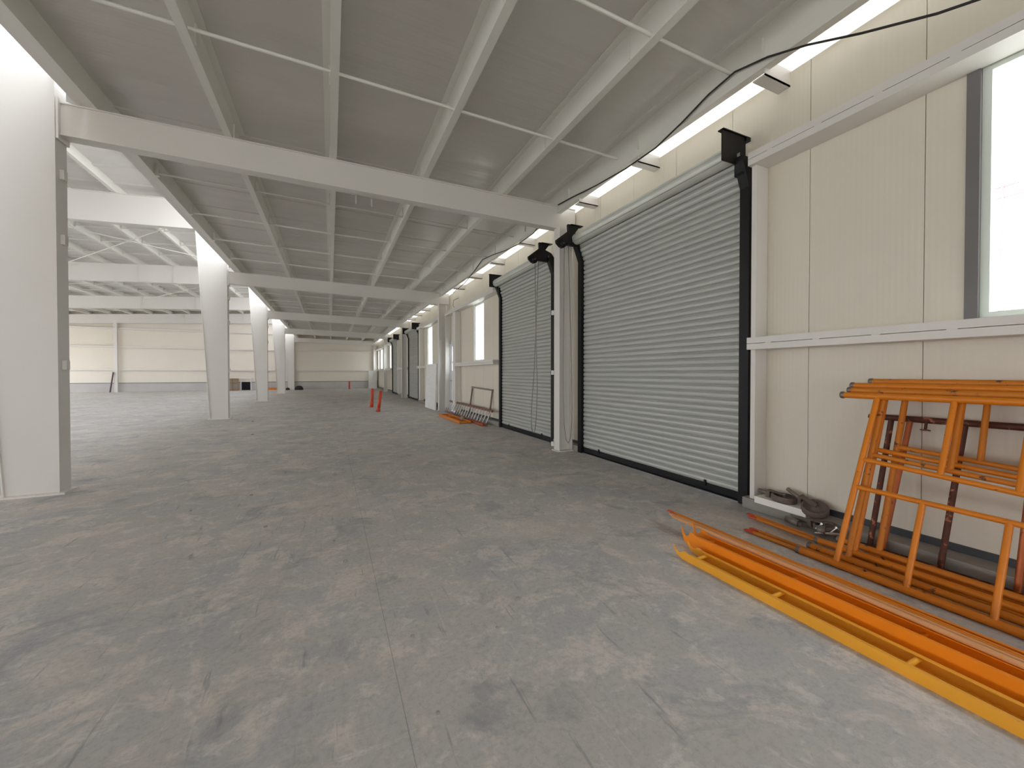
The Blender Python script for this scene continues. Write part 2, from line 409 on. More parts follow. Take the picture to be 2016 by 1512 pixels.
for i, (x0, x1, y0, y1) in enumerate(ADDED_ROOFLIGHTS):
    o = MB().add([(x0, y0, high_roof(x0) + 0.05), (x1, y0, high_roof(x1) + 0.05), (x1, y1, high_roof(x1) + 0.05), (x0, y1, high_roof(x0) + 0.05), (x0, y0, high_roof(x0) + 0.06), (x1, y0, high_roof(x1) + 0.06), (x1, y1, high_roof(x1) + 0.06), (x0, y1, high_roof(x0) + 0.06)],
                 [(0, 3, 2, 1), (4, 5, 6, 7), (0, 1, 5, 4), (1, 2, 6, 5), (2, 3, 7, 6), (3, 0, 4, 7)]).build('window_%d' % (i + 8), 'glass'); tag(o, kind='structure')  # panes of the added roof strips, hidden from the camera

# ------------------------------------------------------------------ steel frames
ORD = ['', 'nearest', 'second', 'third', 'fourth', 'farthest']
def tapered_column(y, label):
    t = thing('tapered_column', label, 'steel column', (-2.57, y, 0), group='tapered columns between nave and aisle')
    top = high_bot(-3.3) + 0.7
    lx = lambda z: -0.42 - 0.29 * z / 5.2
    hw = 0.10
    MB().box(-0.015, 0, -hw, hw, 0.02, top).build('flange', 'white_steel', t)
    MB().add([(lx(0.02), -hw, 0.02), (lx(0.02) + 0.015, -hw, 0.02), (lx(0.02) + 0.015, hw, 0.02), (lx(0.02), hw, 0.02),
              (lx(top), -hw, top), (lx(top) + 0.015, -hw, top), (lx(top) + 0.015, hw, top), (lx(top), hw, top)],
             [(0, 3, 2, 1), (4, 5, 6, 7), (0, 1, 5, 4), (1, 2, 6, 5), (2, 3, 7, 6), (3, 0, 4, 7)]).build('flange', 'white_steel', t)
    MB().ipoly([(lx(0.02) + 0.01, -hw + 0.025, 0.02), (-0.01, -hw + 0.025, 0.02), (-0.01, -hw + 0.025, top), (lx(top) + 0.01, -hw + 0.025, top)], 0.012, (0, 1, 0)).build('web', 'white_steel', t)
    MB().box(-0.47, 0.05, -hw - 0.03, hw + 0.03, 0, 0.02).build('base_plate', 'white_steel', t)
    for z in (1.30, 2.62, 3.3):
        MB().box(0, 0.035, -0.03, 0.03, z, z + 0.10).build('cleat', 'white_steel', t)
    return t
for i in range(1, 6):
    yy = FR[i] + (0.06 if i == 1 else 0.03)
    tapered_column(yy, 'white tapered steel column, %s of the row between high nave and low aisle' % ORD[i] if i > 1 else 'big white tapered steel column at the left edge, nearest of the row')

def aisle_beam(i):
    y0 = FR[i] + (0.05 if i == 1 else 0.02); y1 = FR[i] - (0.13 if i == 1 else 0.02)
    lab = {0: 'white aisle roof beam above and behind the camera'}.get(i, 'white sloping steel beam across the aisle, %s from the camera' % ORD[i])
    t = thing('roof_beam', lab, 'steel beam', (0, 0, 0), group='aisle roof beams')
    xl, xr = -2.56, 3.70; hw = 0.075
    def slab(z0f, z1f, w0, name):
        vs = []
        for x, yc in ((xl, y0), (xr, y1)):
            for dy in (-w0, w0):
                for z in (z0f(x), z1f(x)): vs.append((x, yc + dy, z))
        MB().add(vs, [(0, 1, 3, 2), (4, 6, 7, 5), (0, 4, 5, 1), (2, 3, 7, 6), (0, 2, 6, 4), (1, 5, 7, 3)]).build(name, 'white_steel', t)
    slab(lambda x: beam_bot(x), lambda x: beam_bot(x) + 0.014, hw, 'flange')
    slab(lambda x: beam_top(x) - 0.014, lambda x: beam_top(x), hw, 'flange')
    MBw = slab(lambda x: beam_bot(x) + 0.014, lambda x: beam_top(x) - 0.014, 0.058, 'web')
    MB().box(xl, xl + 0.02, y0 - 0.1, y0 + 0.1, beam_bot(xl) - 0.05, beam_top(xl) + 0.03).build('end_plate', 'white_steel', t)
    return t
for i in range(0, 6): aisle_beam(i)

def wall_column(i):
    y = FR[i] - (0.20 if i == 1 else 0.0); t = thing('wall_column', 'white H-section column by the right wall, %s from the camera' % ORD[i] if i > 1 else 'white H-section column between the two nearest shutters', 'steel column', (3.34, y, 0), group='columns along the right wall')
    top = beam_bot(3.4); hw = 0.085
    MB().box(0, 0.012, -hw, hw, 0.015, top).build('flange', 'white_steel', t)
    MB().box(0.236, 0.248, -hw, hw, 0.015, top).build('flange', 'white_steel', t)
    MB().box(0.012, 0.236, -0.006, 0.006, 0.015, top).build('web', 'white_steel', t)
    MB().box(-0.03, 0.258, -hw - 0.02, hw + 0.02, 0, 0.015).build('base_plate', 'white_steel', t)
    if i == 1:
        for z in (0.07, 1.24, 2.22): MB().box(-0.035, 0.02, hw - 0.02, hw + 0.03, z, z + 0.07).build('clip', 'plastic', t)
    return t
for i in range(1, 6): wall_column(i)

# high rafters on the left of the columns
for i in range(0, 6):
    lab = 'white deep roof rafter of the high nave, %s from the camera' % ORD[i] if i > 0 else 'white nave rafter behind the camera'
    t = thing('nave_rafter', lab, 'steel rafter', (0, 0, 0), group='nave roof rafters')
    y = FR[i] + 0.03; xl, xr = LEFT, -3.27; hw = 0.09
    def slab2(f0, f1, w0, name):
        vs = []
        for x in (xl, xr):
            for dy in (-w0, w0):
                for z in (f0(x), f1(x)): vs.append((x, y + dy, z))
        MB().add(vs, [(0, 1, 3, 2), (4, 6, 7, 5), (0, 4, 5, 1), (2, 3, 7, 6), (0, 2, 6, 4), (1, 5, 7, 3)]).build(name, 'white_steel', t)
    slab2(lambda x: high_bot(x), lambda x: high_bot(x) + 0.016, hw, 'flange')
    slab2(lambda x: high_top(x) - 0.016, lambda x: high_top(x), hw, 'flange')
    slab2(lambda x: high_bot(x) + 0.016, lambda x: high_top(x) - 0.016, 0.06, 'web')
    MB().box(xr - 0.01, xr + 0.012, y - 0.1, y + 0.1, high_bot(xr) - 0.04, high_top(xr)).build('end_plate', 'white_steel', t)
    if i >= 2:
        for x in (-7.03, -5.9, -9.4): MB().box(x - 0.006, x + 0.006, y - hw, y - 0.01, high_bot(x), high_top(x)).build('stiffener', 'white_steel', t)

# post of the gable frame
t = thing('gable_post', 'white slim post standing in the far frame left of the columns', 'steel post', (-13.15, FR[5], 0))
MB().box(-0.09, 0.09, -0.07, -0.055, 0, high_bot(-13.15)).box(-0.09, 0.09, 0.055, 0.07, 0, high_bot(-13.15)).build('flange', 'white_steel', t)
MB().box(-0.02, 0.02, -0.055, 0.055, 0, high_bot(-13.15)).build('web', 'white_steel', t)

# ------------------------------------------------------------------ purlins
def z_purlin(mb, x, z0, y0, y1, h=PH, fl=0.075, th=0.012, flip=1):
    s_ = flip; h2 = th / 2
    prof = [(-h2, z0), (fl, z0), (fl, z0 + 0.032), (fl - 0.008, z0 + 0.032), (fl - 0.008, z0 + th), (h2, z0 + th), (h2, z0 + h), (-fl, z0 + h), (-fl, z0 + h - th), (-h2, z0 + h - th)]
    mb.prism([(x + s_ * u, v) for u, v in prof], 'y', y0, y1)
PX = [-1.05, 0.02, 1.20, 2.40]
names = {-1.05: 'first', 0.02: 'second', 1.20: 'third', 2.40: 'fourth'}
RODS = []
for i in range(0, 5):
    for k in range(1, 5): RODS.append(FR[i] + (FR[i + 1] - FR[i]) * k / 5.0)
for x in PX:
    t = thing('roof_purlin', 'white Z-section purlin running along the low aisle ceiling, %s from the row of tapered columns' % names[x], 'purlin', (x, 0, 0), group='aisle roof purlins')
    mb = MB(); z_purlin(mb, 0, beam_top(x), REAR, FAR, fl=0.07, flip=-1 if x < 0 else 1); mb.build('rail', 'purlin', t)
    for yy in RODS + FR:
        if yy < 0.2 or yy > 21.5: continue
        MB().box(-0.02, 0.02, yy - 0.004, yy + 0.004, beam_top(x) + 0.012, beam_top(x) + 0.2).build('cleat', 'purlin', t)
# deep edge purlin under the clerestory
t = thing('edge_purlin', 'deep white edge purlin along the top of the tapered columns', 'purlin', (-2.25, 0, 0))
mb = MB(); z0 = beam_top(-2.25)
mb.prism([(0.006, z0), (0.006, z0 + 0.26), (-0.04, z0 + 0.26), (-0.04, z0 + 0.248), (-0.006, z0 + 0.248), (-0.006, z0 + 0.014), (-0.068, z0 + 0.014), (-0.068, z0 + 0.05), (-0.08, z0 + 0.05), (-0.08, z0)], 'y', REAR, FAR)
mb.build('rail', 'purlin', t)
for yy in RODS:
    if yy > 6: MB().box(0.006, 0.05, yy - 0.03, yy + 0.03, z0 - 0.01, z0 + 0.16).build('cleat', 'purlin', t)
# sill rail of the clerestory
t = thing('clerestory_sill', 'thin white sill rail of the clerestory left of the edge purlin', 'sill', (-2.40, 0, 0))
MB().box(-0.03, 0.045, REAR, FAR, beam_top(-2.4) + 0.03, beam_top(-2.4) + 0.34).build('rail', 'white_steel', t)
# eave purlin by the right wall
t = thing('eave_purlin', 'deep white eave purlin along the top of the right wall', 'purlin', (3.36, 0, 0))
for a, b in zip(FR[:-1], FR[1:]):
    pass
MB().prism([(-0.006, 3.86), (0.07, 3.86), (0.07, 3.873), (0.006, 3.873), (0.006, 4.21), (-0.09, 4.21), (-0.09, 4.197), (-0.006, 4.197)], 'y', REAR, FAR).build('rail', 'purlin', t)
for yy in [FR[0] + 1.5 * k + 0.95 for k in range(-4, 25)]:
    MB().box(-0.03, -0.006, yy - 0.004, yy + 0.004, 3.93, 4.10).build('cleat', 'purlin', t)
NORD = ['first', 'second', 'third', 'fourth', 'fifth', 'sixth', 'seventh', 'eighth', 'ninth', 'tenth', 'eleventh', 'twelfth', 'thirteenth', 'fourteenth']
# short struts from the eave purlin to the wall head
for q, yy in enumerate([0.75, 2.25, 3.78, 5.02] + [r - 0.2 for r in RODS if 6 < r < 22]):
    if yy < 0.5: continue
    where = ['above the near window', 'just above the end of the near shutter', 'over the middle of the near shutter', 'over the far end of the near shutter'][q] if q < 4 else '%s past the %s beam' % (NORD[(q - 4) % 4], 'first' if yy < 13 else 'second')
    o = MB().box(3.372, 3.75, yy - 0.055, yy - 0.047, 3.80, 3.94).box(3.372, 3.716, yy - 0.055, yy + 0.055, 3.80, 3.812).build('eave_strut', 'white_steel')
    tag(o, 'short white strut under the eave, %s' % where, 'strut', 'struts under the eaves', 'thing')

# nave purlins
NX = [-3.80 - 1.06 * k for k in range(14)]
NORD = ['first', 'second', 'third', 'fourth', 'fifth', 'sixth', 'seventh', 'eighth', 'ninth', 'tenth', 'eleventh', 'twelfth', 'thirteenth', 'fourteenth']
for k, x in enumerate(NX):
    t = thing('nave_purlin', 'white purlin under the high nave roof, %s counting left from the columns' % NORD[k], 'purlin', (x, 0, 0), group='nave roof purlins')
    mb = MB(); z_purlin(mb, 0, high_top(x), REAR, FAR, fl=0.08, flip=-1); mb.build('rail', 'purlin', t)
    if k < 8:
        for yy in RODS:
            if yy > 13.5 and yy < 28: MB().box(0.006, 0.05, yy - 0.004, yy + 0.004, high_top(x) + 0.012, high_top(x) + 0.15).build('cleat', 'purlin', t)

# sag rods
def rod_row(y, lab, x0, x1, zf, name='sag_rod', grp='sag rods of the aisle roof'):
    o = MB().tube([(x0, y, zf(x0)), ((x0 + x1) / 2, y, zf((x0 + x1) / 2)), (x1, y, zf(x1))], 0.016, 8).build(name, 'purlin')
    tag(o, lab, 'rod', grp, 'thing')
RN = {2.75: 'nearest', 4.25: 'second'}
n = 0
for y in RODS:
    if y < 0.9 or y > 21: continue
    if y < 5.75: lab = 'thin white rod crossing the near ceiling bay, %s' % ('close to the camera at top right' if y < 3.5 else 'just in front of the first beam' if y > 3.5 else '')
    elif y < 13.3: lab = 'thin white rod crossing the second ceiling bay, %s behind the first beam' % NORD[[r for r in RODS if 5.75 < r < 13.3].index(y)]
    else: lab = 'thin white rod crossing the third ceiling bay, %s behind the second beam' % NORD[[r for r in RODS if 13.3 < r < 20.9].index(y)]
    yy = {0: y}.get(1, y)
    if 2 < y < 3: yy = 2.5
    if 3.5 < y < 5: yy = 4.08
    rod_row(yy, lab, -2.24, 3.35, lambda x: beam_top(x) + 0.03)
k = 0
for y in RODS:
    if 5.8 < y < 28 and not (13.3 > y > 11):
        b = 'first' if y < 13.3 else 'second' if y < 20.9 else 'third'
        idx = [r for r in RODS if (5.8 < r < 13.3 if b == 'first' else 13.3 < r < 20.9 if b == 'second' else 20.9 < r < 28.4)].index(y)
        rod_row(y, 'thin white rod across the high nave roof, %s in the %s bay' % (NORD[idx], b), -18, -2.5, lambda x: high_top(x) + 0.05, grp='sag rods of the nave roof')
# diagonal wind braces under the nave roof
for q, (a, b, lab) in enumerate([((-2.75, 10.2), (-5.0, 8.3), 'bright thin diagonal brace under the nave roof just behind the near column'),
                                 ((-9.2, 13.4), (-2.9, 20.6), 'thin diagonal brace rod rising towards the second tapered column'),
                                 ((-2.9, 13.5), (-9.2, 20.7), 'thin diagonal brace rod running left from behind the second rafter'),
                                 ((-2.9, 20.9), (-9.2, 28.2), 'thin diagonal brace rod in the third nave bay')]):
    zf = lambda x, q=q: high_top(x) - 0.08 - 0.04 * q
    o = MB().tube([(a[0], a[1], zf(a[0])), (b[0], b[1], zf(b[0]))], 0.014, 8).build('brace_rod', 'purlin'); tag(o, lab, 'rod', 'wind braces of the nave roof', 'thing')

# ------------------------------------------------------------------ girts
def girt(y0, y1, z0, z1, lab, depth=0.208, seam=True):
    t = thing('wall_girt', lab, 'girt', (3.51, y0, z0), group='horizontal rails on the right wall')
    L = y1 - y0; h = z1 - z0; m = h / 2
    MB().box(0, depth, 0, L, 0, m - 0.002).build('channel', 'white_steel', t)
    mb = MB().box(0, depth, 0, L, m + 0.002, h); y = 0.12
    while y < L - 0.1: mb.box(0.0002, 0.01, y, min(y + 0.05, L - 0.02), m - 0.0018, m + 0.0022); y += 0.38
    mb.build('channel', 'white_steel', t)
girt(-1.7, 2.44, 1.48, 1.59, 'long white double channel rail below the near window, behind the scaffold frames')
girt(-1.7, 2.44, 3.17, 3.285, 'long white double channel rail above the near window')
girt(8.75, 12.0, 1.48, 1.59, 'white channel rail below the narrow window beside the second shutter')
girt(8.75, 13.15, 3.19, 3.30, 'white channel rail above the narrow window and the personnel door')
girt(13.5, 17.9, 1.48, 1.59, 'white channel rail below the window behind the leaning board')
girt(13.5, 17.9, 3.19, 3.30, 'white channel rail above the window behind the leaning board')
girt(21.05, 23.7, 1.48, 1.59, 'short white wall rail between the third column and the far shutter')
girt(26.4, 28.3, 1.48, 1.59, 'short white wall rail just beyond the far shutter')
girt(26.4, 28.3, 3.19, 3.30, 'short high white wall rail just beyond the far shutter')
girt(28.5, 35.4, 1.48, 1.59, 'white wall rail in the last bay, below its windows')
girt(28.5, 35.4, 3.19, 3.30, 'white wall rail in the last bay, above its windows')
for z, lab in ((1.52, 'long white lower rail across the far wall'), (3.07, 'long white middle rail across the far wall'), (4.32, 'long white upper rail across the far wall of the nave')):
    o = MB().box(LEFT, 3.3 if z < 4 else -3, FAR - 0.16, FAR - 0.002, z - 0.05, z + 0.05).build('far_wall_girt', 'white_steel'); tag(o, lab, 'girt', 'rails on the far wall', 'thing')

def jamb(y0, y1, z1, lab, x0=3.53):
    t = thing('jamb_post', lab, 'post', (x0, y0, 0), group='jamb posts on the right wall'); d = y1 - y0
    MB().box(0, WX - x0 - 0.002, 0, d, 0.10, z1).build('channel', 'white_steel', t, bevel=0.004)
jamb(2.385, 2.43, 3.17, 'white jamb post at the near side of the closest shutter', 3.55)
jamb(11.95, 12.22, 3.19, 'wide white jamb post beside the personnel door')
jamb(13.085, 13.15, 3.19, 'slim white jamb post between personnel door and column')
jamb(17.3, 17.55, 3.19, 'white jamb post on the near side of the third shutter')
jamb(23.4, 23.65, 3.19, 'white jamb post on the near side of the far shutter')

# ------------------------------------------------------------------ windows and door
def window(i, y0, y1, z0, z1):
    w_ = MB(); f = 0.045
    o = MB().box(WX + 0.02, WX + 0.075, y0, y0 + f, z0, z1).box(WX + 0.02, WX + 0.075, y1 - f, y1, z0, z1).box(WX + 0.02, WX + 0.075, y0 + f, y1 - f, z0, z0 + f).box(WX + 0.02, WX + 0.075, y0 + f, y1 - f, z1 - f, z1).build('window_%d' % i, 'frame')
    tag(o, kind='structure')
    MB().box(WX + 0.046, WX + 0.052, y0 + f, y1 - f, z0 + f, z1 - f).build('pane', 'glass', o)
    MB().box(WX - 0.012, WX + 0.02, y1 - 0.005, y1 + 0.055, z0, z1).build('jamb_trim', 'jamb' if i in (1, 7) else 'white_steel', o)
for i, wdw in enumerate(WIN): window(i + 1, *wdw)
d = MB().box(WX - 0.03, WX + 0.07, DOOR[0], DOOR[0] + 0.05, 0.0, DOOR[3]).box(WX - 0.03, WX + 0.07, DOOR[1] - 0.05, DOOR[1], 0.0, DOOR[3]).box(WX - 0.03, WX + 0.07, DOOR[0], DOOR[1], DOOR[3] - 0.05, DOOR[3]).build('door_1', 'door'); tag(d, kind='structure')
lf = MB().box(WX + 0.0, WX + 0.045, DOOR[0] + 0.05, DOOR[1] - 0.05, 0.02, 1.35).box(WX, WX + 0.045, DOOR[0] + 0.05, DOOR[0] + 0.13, 1.35, 2.25).box(WX, WX + 0.045, DOOR[1] - 0.13, DOOR[1] - 0.05, 1.35, 2.25).box(WX, WX + 0.045, DOOR[0] + 0.13, DOOR[1] - 0.13, 2.17, 2.25).box(WX, WX + 0.045, DOOR[0] + 0.13, DOOR[1] - 0.13, 1.62, 1.66).build('leaf', 'door', d)
MB().box(WX + 0.02, WX + 0.03, DOOR[0] + 0.13, DOOR[1] - 0.13, 1.66, 2.17).build('pane', 'glass', d)
MB().box(WX + 0.02, WX + 0.03, DOOR[0] + 0.13, DOOR[1] - 0.13, 1.35, 1.62).build('pane', 'glass', d)
hd = MB().tube([(WX - 0.05, DOOR[1] - 0.1, 1.02), (WX - 0.05, DOOR[1] - 0.22, 1.02)], 0.01, 8).tube([(WX, DOOR[1] - 0.1, 1.02), (WX - 0.05, DOOR[1] - 0.1, 1.02)], 0.01, 8).build('handle', 'grey_steel', d)
tp = MB().box(WX - 0.02, WX + 0.0, 12.72, 12.78, 2.36, 3.18).build('trim_3', 'jamb'); tag(tp, kind='structure')
tp = MB().box(WX - 0.02, WX + 0.0, 12.22, 13.09, 2.31, 2.38).build('trim_4', 'white_steel'); tag(tp, kind='structure')

# ------------------------------------------------------------------ roller shutters
def shutter(y0, y1, lab, chain=None):
    t = thing('roller_shutter', lab, 'roller shutter', (0, y0, 0), group='roller shutters in the right wall')
    L = y1 - y0; g = 0.095; ZB = 3.03
    cx, cz, R = 3.50, 3.35, 0.085
    # curtain profile, slat after slat, leaning in to the roll above ZB
    def path(s):                                     # s = height along the curtain
        if s < ZB: return Vector((3.665, s)), Vector((-1, 0))
        q = (s - ZB); dirv = Vector((-0.36, 0.93)).normalized()
        return Vector((3.665, ZB)) + dirv * q, Vector((-0.93, -0.36))
    pitch = 0.0702; pr = []; s = 0.085
    while s < ZB + 0.30:
        for a, dz in ((0.0, -0.002), (0.05, -0.002), (0.14, 0.011), (0.30, 0.016), (0.5, 0.0175), (0.74, 0.015), (0.93, 0.006)):
            p, nn = path(s + a * pitch); pr.append((p.x + nn.x * dz, p.y + nn.y * dz))
        s += pitch
    fr = pr; bk_ = [(x + 0.006, z) for x, z in reversed(pr)]
    mb = MB(); mb.prism(fr, 'y', g * 0.5, L - g * 0.5, closed=False, smooth=False)
    mb.prism([(x + 0.006, z) for x, z in pr], 'y', g * 0.5, L - g * 0.5, closed=False)
    mb.build('curtain', 'shutter', t)
    MB().box(3.645, 3.69, g * 0.5, L - g * 0.5, 0.013, 0.088).box(3.61, 3.645, g, L - g, 0.013, 0.022).build('bottom_bar', 'black', t)
    for yy in (0.5, L - 0.5):
        MB().box(3.636, 3.65, yy - 0.012, yy + 0.012, 0.06, 0.125).build('bolt', 'black', t)
    for yy in (0.0, L - g):
        MB().box(3.605, 3.618, yy, yy + g, 0, ZB).box(3.618, 3.70, yy, yy + 0.012, 0, ZB).box(3.618, 3.70, yy + g - 0.012, yy + g, 0, ZB) \
            .ipoly([(3.605, yy, ZB), (3.70, yy, ZB), (3.60, yy, 3.30), (3.50, yy, 3.30)], g, (0, 1, 0)).build('guide_rail', 'black', t)
    # roll of curtain in its hood
    pr2 = [(cx + R * math.cos(a), cz + R * math.sin(a)) for a in [2 * math.pi * k / 40 for k in range(40)]]
    MB().prism(pr2, 'y', 0.10, L - 0.10, smooth=True).build('curtain_roll', 'hood', t)
    MB().box(cx - R - 0.003, cx - R + 0.02, 0.1, L - 0.1, cz + 0.02, cz + 0.027).box(cx - R * 0.95, cx - R * 0.6, 0.1, L - 0.1, cz - 0.055, cz - 0.047).build('slat_edge', 'hood', t)
    for s_, yy in ((-1, 0.075), (1, L - 0.10)):
        if chain == s_:
            pts = [(3.22, 3.30), (3.40, 3.455), (3.395, 3.55), (3.58, 3.55), (3.50, 3.44), (3.60, 3.40), (3.65, 3.33), (3.65, 3.25), (3.37, 3.25), (3.35, 3.215), (3.31, 3.20), (3.27, 3.215), (3.225, 3.26)]
            pts = [(3.65 - (3.65 - x) * 1.2, 3.4 + (z - 3.4) * 1.08) for x, z in pts]; ya = yy - 0.02
            MB().ipoly([(x, ya, z) for x, z in pts], 0.045, (0, 1, 0)).build('chain_bracket', 'black', t)
            MB().box(3.38, 3.60, ya - 0.03, ya + 0.06, 3.55, 3.56).box(3.60, 3.70, ya, ya + 0.045, 3.22, 3.27).build('top_angle', 'black', t)
            MB().lathe([(0, -0.02), (0.05, -0.02), (0.05, 0.01), (0.03, 0.02), (0.012, 0.03), (0, 0.03)], (3.245, ya, 3.245), (0, -1, 0), 18).build('chain_wheel', 'black', t)
            MB().lathe([(0, 0), (0.008, 0), (0.008, 0.012), (0, 0.012)], (3.245, ya - 0.03, 3.245), (0, -1, 0), 10).build('axle', 'grey_steel', t)
        else:
            MB().box(3.33, 3.655, yy, yy + 0.012, 3.25, 3.535).build('end_plate', 'black', t)
            MB().box(3.33, 3.70, yy - 0.01, yy + 0.05, 3.535, 3.545).box(3.64, 3.70, yy - 0.02, yy + 0.03, 3.50, 3.535).build('top_angle', 'black', t)
            MB().box(3.55, 3.69, yy - 0.05, yy + 0.04, 3.15, 3.25).build('bracket', 'black', t)
    if chain:
        yc = (L - 0.12) if chain > 0 else 0.055
        zb = 0.24; c_ = 1 if chain > 0 else 1
        pts = [(3.275, yc, 3.25), (3.28, yc + 0.03, 2.0), (3.29, yc + 0.06, 1.0), (3.29, yc + 0.03, 0.5), (3.29, yc - 0.03, zb), (3.29, yc - 0.10, zb - 0.04), (3.29, yc - 0.16, zb + 0.05), (3.30, yc - 0.18, 0.6), (3.33, yc - 0.12, 1.4), (3.345, yc, 3.25)]
        if chain < 0: pts = [(x, yc + (yc - y) + 0.03, z) for x, y, z in pts]
        MB().tube(pts, 0.005, 6).build('hand_chain', 'grey_steel', t)
    return t
shutter(*SHUT[0], 'large grey roller shutter nearest the camera, beside the scaffold frames', chain=1)
shutter(*SHUT[1], 'grey roller shutter just beyond the first wall column, second along the right wall', chain=-1)
shutter(*SHUT[2], 'distant grey roller shutter just before the third wall column')
shutter(*SHUT[3], 'farthest narrow-looking grey roller shutter, beyond the third wall column')

# ------------------------------------------------------------------ scaffold frames leaning on the wall
def scaffold_frame(lab, xb, xt, y_off=0.0, paint='orange', leg_len=1.75, lift=0.0):
    H_ = 1.165; a = math.asin((xt - xb) / H_)
    t = thing('scaffold', lab, 'scaffold frame', (xb, y_off, 0.024 + lift), (0, a, 0), group='orange scaffold frames leaning on the right wall')
    R = 0.0215; r = 0.0155
    for z, y1 in ((0.0, 1.69), (H_, 1.645)):
        MB().tube([(0, y1, z), (0, y1 - leg_len, z)], R, 16).build('leg', paint, t)
        MB().lathe([(0, 0), (R * 1.0, 0), (R * 1.18, 0.004), (R * 1.18, 0.02), (R, 0.024)], (0, y1 + 0.002, z), (0, -1, 0), 16).build('end_cap', 'grey_steel', t)
    MB().tube([(0, 1.455, 0), (0, 1.43, H_)], r * 1.12, 14).build('crossbar', paint, t)
    MB().tube([(0, 0.16, 0), (0, 0.18, H_)], r * 1.12, 14).build('crossbar', paint, t)
    MB().tube([(0, 1.437, H_ * 0.612), (0, 0.172, H_ * 0.535)], r, 12).build('rail', paint, t)
    if lift == 0: MB().tube([(0, 1.437, H_ * 0.447), (0, 0.172, H_ * 0.425)], r, 12).build('rail', paint, t)
    za = lambda y: H_ * (0.535 + (0.612 - 0.535) * (y - 0.172) / 1.265)
    zb = lambda y: H_ * (0.425 + 0.022 * (y - 0.172) / 1.265)
    for y in (1.06, 0.765, 0.45): MB().tube([(0, y, H_), (0, y, za(y))], r, 12).build('upright', paint, t)
    for y in ((1.11, 0.78, 0.45) if lift == 0 else ()): MB().tube([(0, y, 0), (0, y, zb(y))], r, 12).build('upright', paint, t)
    for y in (1.30, 0.62):
        MB().tube([(0, y, 0.02), (-0.03, y, 0.03)], 0.006, 8).build('lock_pin', 'rust', t)
    return t
scaffold_frame('front orange scaffold frame of the leaning stack', 2.98, 3.42)
scaffold_frame('second orange scaffold frame, just behind the front one in the leaning stack', 3.085, 3.48, -0.015, 'orange_b', lift=0.016)
scaffold_frame('third orange scaffold frame of the leaning stack', 3.19, 3.54, -0.005, 'orange', lift=0.034)
scaffold_frame('rearmost orange scaffold frame of the leaning stack, dark stained top tube end', 3.30, 3.60, -0.09, 'orange_b', lift=0.05)

t = thing('rusty_scaffold', 'rusty brown frame standing behind the orange scaffold frames against the wall', 'scaffold frame', (3.49, 0, 0.0), (0, 0.15, 0))
MB().tube([(0, 1.50, 0.955), (0, -0.05, 0.965)], 0.021, 14).build('top_tube', 'rust', t)
MB().tube([(0, 1.57, 0.955), (0, 1.50, 0.955)], 0.0155, 12).lathe([(0.0155, 0), (0.025, 0), (0.025, 0.012), (0.0155, 0.012)], (0, 1.505, 0.955), (0, 1, 0), 14).build('spigot', 'rust', t)
for y, mm, y2 in ((1.50, 'rust', 1.44), (1.43, 'copper_rust', 1.34), (1.14, 'rust', 1.08), (0.83, 'copper_rust', 0.80)):
    MB().tube([(0, y, 0.0), (0, y2, 0.94)], 0.0165, 12).build('upright', mm, t)
MB().tube([(-0.02, 1.25, 0.955), (-0.03, 1.25, 0.89)], 0.008, 8).box(-0.05, -0.01, 1.23, 1.27, 0.885, 0.893).build('toggle', 'rust', t)
MB().tube([(0, 1.55, 0.02), (0, -0.05, 0.02)], 0.019, 12).build('bottom_tube', 'rust', t)

# cross braces: two tubes pinned together with flattened tips
def cross_brace(lab, p0, p1, paint='orange', r=0.0135, gap=0.036, tip='red_end', lift=0.0, tip2=0.05):
    p0 = Vector(p0); p1 = Vector(p1); d = (p1 - p0).normalized(); s = d.cross(Vector((0, 0, 1))).normalized()
    t = thing('cross_brace', lab, 'scaffold brace', tuple(p0), group='folded scaffold cross braces')
    for k in (0, 1):
        a = s * (gap * (k - 0.5)) - d * (tip2 * k) * -1 + Vector((0, 0, lift * k)); b = p1 - p0 + s * (gap * (k - 0.5)) + Vector((0, 0, lift * k))
        tube = MB().tube([a + d * 0.07, b], r, 10).build('tube', paint, t)
        MB().beam(a, a + d * 0.075, r * 2.1, r * 0.9).build('tip', tip, tube)
    return t
cross_brace('pair of orange brace tubes with red tips, lying nearest the wall', (3.30, 2.29, 0.032), (3.16, 0.05, 0.032), 'orange', gap=0.042)
cross_brace('pair of dull orange brace tubes, red tip out, under the front scaffold frame', (3.035, 2.09, 0.016), (2.99, 0.02, 0.016), 'orange_b', gap=0.06, tip2=0.0)
cross_brace('pair of thin orange tubes lying inside the foot of the leaning frames', (3.39, 1.50, 0.018), (3.37, 0.0, 0.018), 'orange', gap=0.05, tip='orange')
cross_brace('pair of thin orange tubes on the floor between front frames', (3.24, 1.52, 0.018), (3.235, 0.0, 0.018), 'orange', gap=0.05, tip='orange_b')

